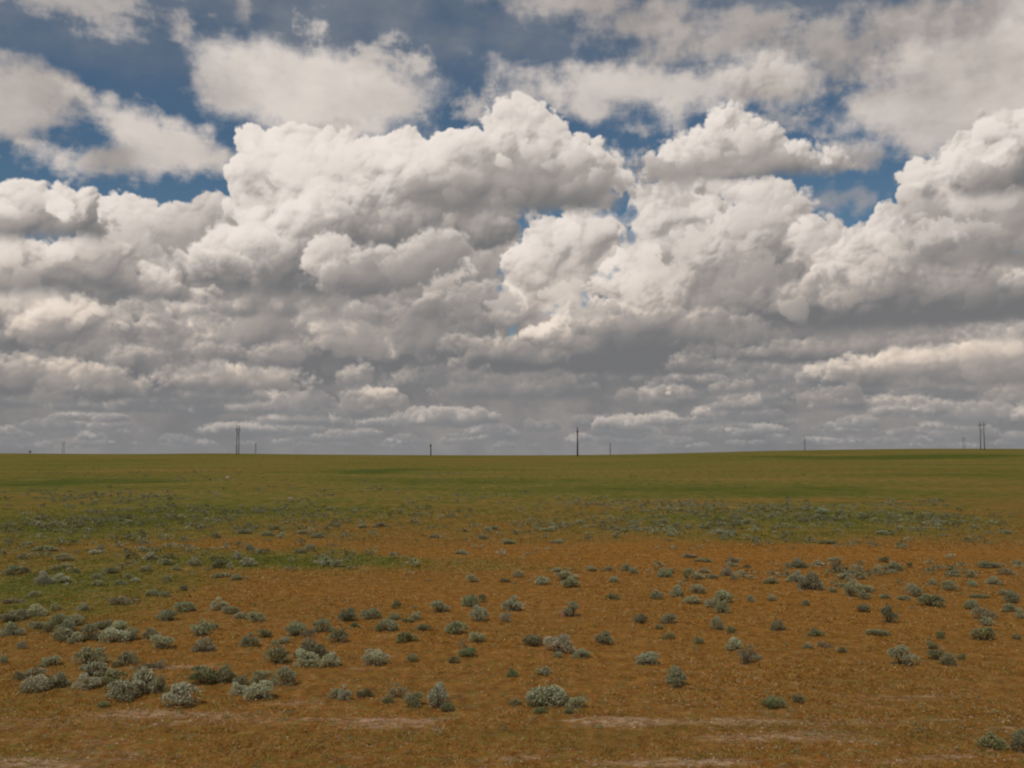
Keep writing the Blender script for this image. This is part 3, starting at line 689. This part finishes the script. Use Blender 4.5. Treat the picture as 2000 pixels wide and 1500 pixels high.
RAW = {
 (0, 1100): "1610,595,115,110,o 1790,615,120,95,p 1810,562,140,95,d 1925,615,100,75,p 1055,850,180,110,p 1520,810,140,105,p 1525,715,100,80,m 1665,730,110,110,m 1180,720,130,100,o 1285,715,110,100,d 1395,780,80,70,p 1400,725,70,60,m 715,810,170,110,m 820,770,130,140,p 920,770,80,100,m 660,720,140,70,o 500,745,110,80,p 520,675,150,80,m 190,760,130,95,p 210,690,100,75,m 325,740,110,85,m 110,690,60,50,o 510,605,150,100,m 735,600,95,75,m 315,605,100,60,m 680,610,60,35,o 845,625,100,50,b 930,625,70,45,b 926,515,125,85,m 1190,525,100,75,m 875,450,75,60,m 1165,430,110,75,m 1245,395,50,50,m 335,375,90,70,m 425,370,90,60,m 380,405,100,60,m 350,460,120,70,m 430,475,90,60,m 512,460,95,100,m 280,412,50,60,o 590,395,95,55,m 695,395,100,50,p 650,470,140,80,p 770,455,75,75,m 75,430,105,80,p 205,390,85,45,m 60,345,130,60,m 120,505,50,45,m 190,315,110,60,p 60,240,110,40,b 205,200,55,40,m 700,250,125,60,b 465,285,60,50,p 320,280,50,40,m 980,340,105,60,m 1065,290,95,60,m 1275,280,80,65,p 1340,300,80,45,m 1400,330,70,40,m 1490,345,90,55,m 1070,165,40,40,d 885,195,75,35,m 960,200,50,35,m 1458,495,85,70,m 1545,440,70,50,o 1725,430,100,75,m 1800,440,70,75,b 1880,410,90,80,m 1980,470,90,75,d 1665,475,60,40,m 970,115,40,45,m 240,130,75,70,p 345,120,90,50,p 390,135,40,30,p 570,135,60,35,m 690,130,60,30,m 785,115,50,30,p 740,95,50,30,m 60,75,80,50,m 140,60,60,40,m 640,65,80,40,m 560,95,60,35,m 850,50,60,35,m 1030,45,40,35,m 1128,70,40,30,m 1290,85,100,25,m 1380,100,60,30,m 1440,95,40,30,m 10,590,40,50,m 1500,255,40,25,g 1980,800,60,65,m 600,845,60,30,g 1130,160,40,18,m 435,120,30,22,m 485,120,40,25,m",
 (667, 1100): "30,345,90,70,d 60,378,60,30,g 175,330,90,65,m 320,270,50,40,o 430,270,40,30,o 270,400,110,65,m 215,405,40,40,o 305,335,55,40,m 385,350,70,28,o 435,335,60,45,m 560,290,105,55,m 485,405,70,45,o 380,465,115,60,o 790,470,80,60,m 760,260,85,75,m 825,235,40,55,o 800,345,105,80,p 960,345,65,55,p 1005,285,100,75,p 1355,320,85,75,m 675,420,110,75,m 190,605,120,85,p 745,555,90,55,g 700,505,36,50,b 415,580,60,45,o 660,590,60,40,o 1120,490,100,60,o 1265,525,140,100,p 1275,555,50,35,m 1415,560,80,50,m 1545,480,100,65,d 1805,600,110,70,p 1765,355,80,50,o 1945,360,75,65,m 1860,390,50,30,o 1940,450,60,40,o 1850,215,70,50,m 1965,205,70,70,m 1590,215,70,35,o 1185,660,85,45,m 1000,670,55,50,g 820,655,30,22,d 340,800,100,70,b 425,840,105,80,m 560,850,120,120,p 620,870,70,50,o 270,820,60,40,o 130,790,80,50,o 15,810,60,80,p 1210,840,210,105,m 1405,860,90,75,m 1165,885,60,40,g 1335,885,50,35,g 1020,835,60,36,o 755,115,70,40,m 1040,85,60,40,m 955,115,50,28,o 1010,120,40,18,o 1100,112,40,22,m 1150,90,60,22,m 1180,130,75,50,p 1310,100,120,42,m 1340,145,110,55,m 1400,165,45,22,o 1250,55,70,28,m 1340,45,50,22,m 1455,50,60,30,m 1580,50,50,32,m 1600,115,50,35,m 1680,50,60,45,m 1710,67,50,40,m 1890,85,70,45,m 1800,50,50,22,m 1920,60,50,28,m 510,102,32,18,b 405,65,40,25,m",
 (1334, 1100): "-15,738,130,112,d 372,602,120,90,b 310,520,110,70,m 432,568,50,36,m 762,165,110,95,d 675,115,70,60,p 640,110,50,30,p 1212,355,88,85,d 1065,290,70,45,d 725,255,40,40,d 565,400,65,60,d 780,430,80,45,o 200,395,65,80,m 285,415,45,45,g 190,265,80,60,m 235,300,70,70,m 245,235,90,70,m 395,230,40,40,m 525,225,50,34,m 510,195,40,30,m 95,180,80,50,m 60,240,90,40,m 890,60,55,55,b 1035,55,40,40,m 955,90,50,38,o 1245,45,95,45,m 1115,95,40,25,o 1480,130,50,35,m 1590,80,65,40,m 1570,165,75,50,m 1630,185,50,24,o 1700,90,60,45,m 1700,140,50,35,m 1810,130,80,50,m 1900,70,70,40,m 1960,80,30,20,m 1800,30,90,36,m 985,200,80,60,m 1060,175,90,50,p 1070,215,70,45,m 930,140,60,24,m 1005,135,50,30,m 1125,170,30,25,b 880,175,40,35,m 690,170,40,30,m 1190,210,50,30,m 1300,220,60,30,m 1295,165,35,30,m 1370,200,90,60,m 1345,160,50,40,m 1470,260,120,70,o 1440,220,60,40,m 1340,270,50,24,o 1700,275,70,60,m 1775,340,110,90,b 1790,372,60,50,m 1785,460,110,80,o 1960,240,90,70,d 1940,290,90,50,m 1990,330,50,50,m 1890,190,70,28,m 1750,205,90,24,o 1960,450,40,34,o 1295,605,130,95,m 1515,450,50,50,o 1455,510,60,50,o 1490,570,80,60,o 1565,600,75,65,o 1640,570,40,40,o 735,505,60,35,m 835,500,70,45,b 940,528,60,35,o 1050,590,35,28,o 540,855,110,60,g 680,820,70,46,o 1150,425,120,30,o 600,490,35,35,o 70,510,40,30,g 95,475,50,40,g 1830,1100,120,85,o 1985,1122,90,90,d 1990,1040,80,60,o 265,80,60,50,m 300,100,40,38,m 75,100,60,45,m 130,60,60,30,m 35,60,50,28,m 170,90,70,24,m 370,72,40,20,m 525,125,70,34,o 675,25,80,40,d 290,22,60,28,m",
 (0, 860): "1245,570,50,30,d 1135,600,40,25,d 745,610,40,20,m 860,650,50,25,m 850,705,80,45,p 960,735,75,40,m 1130,740,60,50,p 1145,715,30,30,p 1380,700,50,50,p 1445,745,80,50,p 1275,755,70,45,d 1225,765,40,30,d 1340,755,40,40,p 1335,635,40,30,m 1410,630,60,20,d 1460,645,45,35,m 1240,640,70,18,m 1150,640,60,14,p 1790,550,70,25,m 1850,575,60,25,m 1650,575,45,30,p 1620,525,60,25,m 1560,560,60,25,m 1420,550,80,28,m 550,670,60,30,p 610,660,50,24,m 245,650,110,30,m 405,645,35,25,b 120,700,50,34,m 120,645,50,24,m 150,730,40,24,m 365,710,90,38,m 380,750,60,28,m 320,765,40,34,m 1760,665,50,34,m 1810,655,60,40,m 1900,735,80,45,m 1975,745,70,44,m 1850,725,50,24,p 545,605,50,18,m 990,620,60,18,m 450,780,60,28,g",
 (667, 860): "345,745,30,20,d 205,635,45,20,m 700,670,70,25,m 685,720,45,20,m 550,575,60,24,m 600,575,50,24,m 820,580,60,28,m 960,610,70,28,m 1265,605,60,24,m 1300,595,35,30,d 1430,515,50,24,m 1055,505,45,30,m 1210,535,80,20,m 1150,520,50,18,m 1615,575,50,34,m 1720,525,60,24,m 1450,550,60,18,m 905,530,60,28,m 930,550,50,24,m 720,535,60,24,b 780,630,50,24,m 830,630,40,24,m 1145,645,40,20,m 1215,640,60,14,m 240,510,80,28,m 345,520,40,24,m 125,515,60,24,m 1085,675,50,24,m 1060,695,60,18,m 1340,670,25,25,m 1970,550,50,20,m",
 (1334, 860): "700,485,60,30,b 390,490,90,24,m 280,560,60,28,m 210,550,50,28,p 820,430,80,28,p 990,410,50,14,d 1335,535,50,24,d 1180,555,80,24,m 920,555,50,20,m 860,610,100,24,o 1005,590,50,18,m 895,710,70,24,m 1185,715,60,34,d 555,735,50,24,m 680,750,80,44,d 800,735,60,24,m 1770,750,55,34,m 1825,750,50,34,m 1970,735,50,34,m 1690,535,60,18,m 1900,550,65,24,m 1830,495,50,24,m 290,720,60,34,d 340,705,50,24,m 40,690,80,24,m 120,715,80,24,m"}
BUSH = []
for (ox, oy), s in RAW.items():
    for it in s.split():
        a = it.split(','); BUSH.append((ox + int(a[0]) / 3.0, oy + int(a[1]) / 3.0, int(a[2]) / 3.0, int(a[3]) / 3.0, a[4]))
BUSH.sort(key=lambda b: -b[2] * b[3])
MAIN, REST = BUSH[:290], BUSH[290:]
BANDS = [(1338, 'in nearest row'), (1250, 'in second row'), (1185, 'in third row'), (1140, 'in fourth row'), (1105, 'well back'), (1062, 'far back'), (0, 'farthest back')]
COLS = [(200, 'at the left edge'), (400, 'left of tall left twin poles'), (540, 'below tall left twin poles'), (760, 'right of tall left twin poles'), (940, 'below the short dark pole'), (1060, 'left of tall lone pole'), (1220, 'below the tall lone pole'),
        (1450, 'right of tall lone pole'), (1640, 'below the far twin poles'), (1830, 'left of tall right twin poles'), (2100, 'below tall right twin poles')]
cells = {}
for b in MAIN:
    r_ = next(i for i, t in enumerate(BANDS) if b[1] >= t[0]); c_ = next(i for i, t in enumerate(COLS) if b[0] < t[0])
    cells.setdefault((r_, c_), []).append(b)
ORD = ['leftmost', 'second from left', 'third from left', 'fourth from left', 'fifth from left', 'sixth from left', 'seventh from left', 'eighth from left', 'ninth from left', 'tenth from left', 'eleventh from left', 'twelfth from left', 'thirteenth from left', 'fourteenth from left']
LAB = {}
for (r_, c_), L in cells.items():
    L.sort(key=lambda b: b[0])
    for i, b in enumerate(L):
        tn = TONE[b[4]][1]; where = BANDS[r_][1] + ' ' + COLS[c_][1]
        if len(L) == 1: s = tn + ' sagebrush, only one ' + where
        elif i == len(L) - 1: s = tn + ' sagebrush, rightmost ' + where
        else: s = tn + ' sagebrush, ' + ORD[min(i, len(ORD) - 1)] + ' ' + where
        LAB[id(b)] = s
SAGE = 'sagebrush bushes scattered over the prairie'
for i, b in enumerate(MAIN):
    px, py, w, h, tn = b
    x, d = hit(px, py - .06 * h)
    d = d + .30 * w * d / F_PX; x = x * 1.0
    ww = w * d / F_PX * 1.27; hh = h * d / F_PX * 1.24
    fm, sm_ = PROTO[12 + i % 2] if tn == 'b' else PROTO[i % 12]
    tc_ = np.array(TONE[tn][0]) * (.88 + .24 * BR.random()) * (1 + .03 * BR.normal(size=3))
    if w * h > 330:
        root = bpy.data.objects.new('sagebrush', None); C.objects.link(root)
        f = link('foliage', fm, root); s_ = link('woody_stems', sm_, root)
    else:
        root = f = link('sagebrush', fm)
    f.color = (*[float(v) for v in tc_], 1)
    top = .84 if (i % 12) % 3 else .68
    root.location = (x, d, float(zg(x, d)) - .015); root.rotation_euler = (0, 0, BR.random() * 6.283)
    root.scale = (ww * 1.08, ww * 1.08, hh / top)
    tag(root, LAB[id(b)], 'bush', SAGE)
# ---- the smaller and farther scrub, more than could be named one by one
def scatter(name, items, nleaf, seed):
    rng = np.random.default_rng(seed); VV = []; LF = []; CC = []
    lib = [crown(rng, nleaf, 1.0, 0, .15, .075, 6, .8) for _ in range(10)]
    for (x, d, w, h, col) in items:
        V, F_, lf, _ = lib[rng.integers(10)]; a = rng.random() * 6.283
        Q = np.stack([(V[:, 0] * math.cos(a) - V[:, 1] * math.sin(a)) * w, (V[:, 0] * math.sin(a) + V[:, 1] * math.cos(a)) * w, V[:, 2] * h / .8], 1) + np.array([x, d, float(zg(x, d)) - .01])
        VV.append(Q); LF.append(lf); CC.append(np.tile(np.array(col), (len(V), 1)))
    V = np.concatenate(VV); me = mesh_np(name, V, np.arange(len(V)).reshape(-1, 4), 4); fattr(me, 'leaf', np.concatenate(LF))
    ca = me.attributes.new('tone', 'FLOAT_COLOR', 'POINT'); c4_ = np.ones((len(V), 4), np.float32); c4_[:, :3] = np.concatenate(CC); ca.data.foreach_set('color', c4_.ravel())
    o = link(name, me); return o
scrubm = Mat('far_sagebrush_leaves', .95, .02)
tn_ = scrubm.attr('tone').outputs['Color']
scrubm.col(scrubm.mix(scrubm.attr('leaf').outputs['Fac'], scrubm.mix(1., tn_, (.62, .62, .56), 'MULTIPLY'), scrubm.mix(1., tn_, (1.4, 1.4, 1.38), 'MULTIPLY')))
items = []
for px, py, w, h, tn in REST:
    x, d = hit(px, py); items.append((x, d, w * d / F_PX, h * d / F_PX, TONE[tn][0]))
# (px, py, half width, half height, count): drifts of far scrub
for px, py, wx, wy, n in [(250, 936, 270, 12, 70), (140, 968, 170, 12, 85), (330, 975, 200, 16, 50), (560, 965, 160, 18, 46), (430, 1003, 330, 18, 80), (130, 1022, 150, 20, 55), (560, 1030, 200, 22, 40),
                          (900, 970, 200, 8, 22), (730, 956, 80, 7, 14), (1250, 985, 240, 9, 70), (1480, 1000, 180, 16, 110), (1640, 1010, 170, 22, 80), (1400, 1030, 140, 16, 50), (1850, 1015, 170, 26, 60), (1700, 985, 160, 7, 26),
                          (930, 1020, 260, 22, 100), (1180, 1030, 160, 26, 60), (800, 1040, 200, 24, 34), (1000, 1055, 300, 20, 30), (250, 1060, 280, 20, 40), (1700, 1060, 300, 16, 24), (720, 920, 60, 4, 14), (850, 926, 60, 3, 10), (1000, 940, 900, 24, 60), (300, 920, 300, 8, 50), (700, 990, 600, 30, 120), (250, 1010, 300, 30, 70),
                          (450, 1090, 450, 26, 40), (1650, 1120, 340, 30, 36)]:
    for _ in range(n):
        qx = px + BR.normal() * wx * .55; qy = py + BR.normal() * wy * .5
        if qy < 908 or not -80 < qx < 2080: continue
        x, d = hit(qx, qy)
        if fb2(x / 14 + 5, d / 30, 3) < -.06 and BR.random() < .75: continue
        w = .40 + .55 * BR.random(); tn = 'pmmmomod'[BR.integers(8)]
        items.append((x, d, w, w * (.36 + .25 * BR.random()), np.array(TONE[tn][0]) * (.62 + .25 * BR.random())))
        if BR.random() < .45:
            for _ in range(BR.integers(1, 4)):
                w2 = w * (.5 + .5 * BR.random()); x2 = x + BR.normal() * .9; d2 = d + BR.normal() * .9
                items.append((x2, d2, w2, w2 * .5, np.array(TONE['m'][0]) * (.62 + .25 * BR.random())))
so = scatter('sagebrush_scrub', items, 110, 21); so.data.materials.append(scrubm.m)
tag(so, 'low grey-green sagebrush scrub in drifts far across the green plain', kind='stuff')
items = []
for _ in range(1000):
    d = 16.5 * (75 / 16.5) ** BR.random(); x = (BR.random() - .5) * 1.15 * d
    if fb2(x / 5, d / 5, 3) < -.05 and BR.random() < .7: continue
    w = .07 + .16 * BR.random() ** 1.7; tn = 'oogmbmo'[BR.integers(7)]
    items.append((x, d, w, w * (.4 + .4 * BR.random()), np.array(TONE[tn][0]) * (.7 + .4 * BR.random())))
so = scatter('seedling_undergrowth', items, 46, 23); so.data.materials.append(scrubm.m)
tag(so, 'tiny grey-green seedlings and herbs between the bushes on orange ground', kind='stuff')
# ------------------------------------------------------------------ short dry grass
def grass():
    n = 150000; rng = np.random.default_rng(31)
    d = 13.5 * (95 / 13.5) ** rng.random(n); x = (rng.random(n) - .5) * 1.22 * d
    cl = fb2(x / .9, d / .7, 4) + .6 * fb2(x / 6, d / 4, 3)
    g, o, p, dk = cover(x, d)
    keep = (cl + .25 * rng.random(n) > -.02) & (rng.random(n) > p * .9)
    x, d, g, o, dk, cl = x[keep], d[keep], g[keep], o[keep], dk[keep], cl[keep]; n = len(x)
    z = zg(x, d); nb = 4
    X = np.repeat(x, nb) + rng.normal(size=n * nb) * .03 * np.repeat(d / 16, nb); Y = np.repeat(d, nb) + rng.normal(size=n * nb) * .03 * np.repeat(d / 16, nb); Z = np.repeat(z, nb) - .006
    a = rng.random(n * nb) * 6.283; hgt = (.020 + .035 * rng.random(n * nb)) * np.repeat(.7 + 1.6 * np.clip(cl + .1, 0, 1) + .5 * g, nb); wid = .007 * np.repeat(np.maximum(d / 16, 1), nb)
    b0 = np.stack([X - np.cos(a) * wid, Y - np.sin(a) * wid, Z], 1); b1 = np.stack([X + np.cos(a) * wid, Y + np.sin(a) * wid, Z], 1)
    ln = rng.random(n * nb) * 6.283; lean = hgt * (.8 + 1.6 * rng.random(n * nb))
    t = np.stack([X + np.cos(ln) * lean, Y + np.sin(ln) * lean, Z + hgt], 1)
    V = np.stack([b0, b1, t], 1).reshape(-1, 3); me = mesh_np('dry_grass', V, np.arange(len(V)).reshape(-1, 3), 3)
    hue = np.repeat(np.clip(rng.random(n) * .8 + .2 * rng.random(n), 0, 1), nb); fattr(me, 'hue', np.repeat(hue, 3)); gg = np.repeat(np.repeat(np.clip(g + .25 * rng.normal(size=n), 0, 1), nb), 3)
    fattr(me, 'green', gg); fattr(me, 'dull', np.repeat(np.repeat(dk, nb), 3))
    m = Mat('dry_grass_blades', .85, .1)
    c = m.ramp(m.attr('hue').outputs['Fac'], [(0., (.24, .10, .018)), (.3, (.36, .16, .024)), (.6, (.44, .22, .04)), (.80, (.50, .33, .14)), (1., (.60, .44, .26))])
    e = m.ramp(m.attr('hue').outputs['Fac'], [(0., (.11, .12, .020)), (.5, (.21, .20, .032)), (1., (.34, .28, .08))])
    m.col(m.mix(m.math('MULTIPLY', m.attr('dull').outputs['Fac'], .6), m.mix(m.rng(m.attr('green').outputs['Fac'], .12, .6), c, e), (.20, .145, .04)))
    me.materials.append(m.m); o = link('dry_grass', me); tag(o, 'short orange and olive dry grass covering the near ground', kind='stuff')
grass()
# ------------------------------------------------------------------ pale pebbles where the soil shows
def pebbles():
    rng = np.random.default_rng(41); n = 60000
    d = 14.5 * (60 / 14.5) ** rng.random(n); x = (rng.random(n) - .5) * 1.2 * d
    p = cover(x, d)[2]; cl = fb2(x / .8, d / .5, 4)
    k = (rng.random(n) < np.clip(p * 1.6 + cl * 1.4 - .08, 0, 1) * .7) | (rng.random(n) < .02)
    x, d = x[k], d[k]; n = len(x); s = .010 + .022 * rng.random(n) ** 2.5
    base = np.array([(1, 0, 0), (.3, .9, 0), (-.8, .6, 0), (-.8, -.6, 0), (.3, -.9, 0), (.1, .1, .75)])
    tri = np.array([(0, 1, 5), (1, 2, 5), (2, 3, 5), (3, 4, 5), (4, 0, 5)])
    a = rng.random(n) * 6.283; B_ = base[None] * (.7 + .6 * rng.random((n, 6, 3)))
    Q = np.stack([B_[..., 0] * np.cos(a)[:, None] - B_[..., 1] * np.sin(a)[:, None], B_[..., 0] * np.sin(a)[:, None] + B_[..., 1] * np.cos(a)[:, None], B_[..., 2]], -1) * s[:, None, None]
    Q += np.stack([x, d, zg(x, d) - .002], -1)[:, None]
    V = Q.reshape(-1, 3); Fc = (tri[None] + (np.arange(n) * 6)[:, None, None]).reshape(-1, 3)
    me = mesh_np('pale_gravel', V, Fc, 3); fattr(me, 'hue', np.repeat(rng.random(n), 6))
    m = Mat('pale_gravel_stone', .9, .1); m.col(m.ramp(m.attr('hue').outputs['Fac'], [(0, (.24, .15, .09)), (.5, (.40, .27, .18)), (1, (.56, .42, .31))])); me.materials.append(m.m)
    o = link('pale_gravel', me); tag(o, 'pale gravel showing in streaks through the near orange grass', kind='stuff')
pebbles()
# ------------------------------------------------------------------ odds and ends
rockm = Mat('pale_rock', .9, .1)
rp = rockm.n('ShaderNodeTexCoord').outputs['Object']
rockm.col(rockm.mix(rockm.noise(rp, 5, 5), (.24, .19, .14), (.42, .36, .28))); rockm.bump(rockm.noise(rp, 12, 5), .6, .03)
soilm = Mat('bare_mound_soil', .95, .05); soilm.col(soilm.mix(soilm.noise(soilm.n('ShaderNodeTexCoord').outputs['Object'], 8, 5), (.26, .12, .06), (.40, .22, .13)))
def lump(name, px, py, wpx, hpx, mat, seed, label, cat):
    x, d = hit(px, py); w = wpx * d / F_PX; h = hpx * d / F_PX
    bm = bmesh.new(); bmesh.ops.create_icosphere(bm, subdivisions=3, radius=.5)
    r_ = np.random.default_rng(seed); o3 = r_.random(3) * 50
    for v in bm.verts:
        k = 1 + .5 * float(fb2(v.co.x * 3 + o3[0], v.co.y * 3 + v.co.z * 2.3 + o3[1], 3)); v.co *= k
        v.co.z = max(v.co.z, -.12)
    for v in bm.verts: v.co = (v.co.x * w, v.co.y * w * .8, (v.co.z + .1) * h * 1.6)
    me = bpy.data.meshes.new(name); bm.to_mesh(me); bm.free(); me.materials.append(mat)
    me.polygons.foreach_set('use_smooth', [True] * len(me.polygons))
    o = link(name, me); o.location = (x, d, float(zg(x, d)) - .02); tag(o, label, cat)
lump('rock', 445, 934.5, 10, 5, rockm.m, 1, 'pale rounded rock in the green grass below the tall left twin poles', 'rock')
lump('rock', 568, 973.5, 12, 3, rockm.m, 2, 'flat pale rock slab among the far scrub left of the middle', 'rock')
lump('dirt_mound', 1101, 1203, 16, 15, soilm.m, 4, 'pinkish bare dirt mound touching the left side of a grey sagebrush', 'mound')
def lone_tree():
    x = (60.5 - 1000) / F_PX * 1610; d = 1610.0; root = bpy.data.objects.new('lone_tree', None); C.objects.link(root); root.location = (x, d, float(zg(x, d)) - .3)
    rng = np.random.default_rng(8); V, F_, lf, _ = crown(rng, 700, 1.0, .2, .14, .07, 8, .8)
    V = V * np.array([4.6, 4.6, 5.6]) + np.array([0, 0, 1.0]); me = mesh_np('crown', V, F_, 4); fattr(me, 'leaf', lf); me.materials.append(leafm.m); f = link('crown', me, root); f.color = (.06, .07, .035, 1)
    W_, Fc = [], []; tube(W_, Fc, (0, 0, -.4), (.1, 0, 2.6), .26, .12, 8); mk('trunk', W_, Fc, stemm.m, root, True)
    tag(root, 'tiny dark lone tree on the skyline near the left edge', 'tree')
lone_tree()
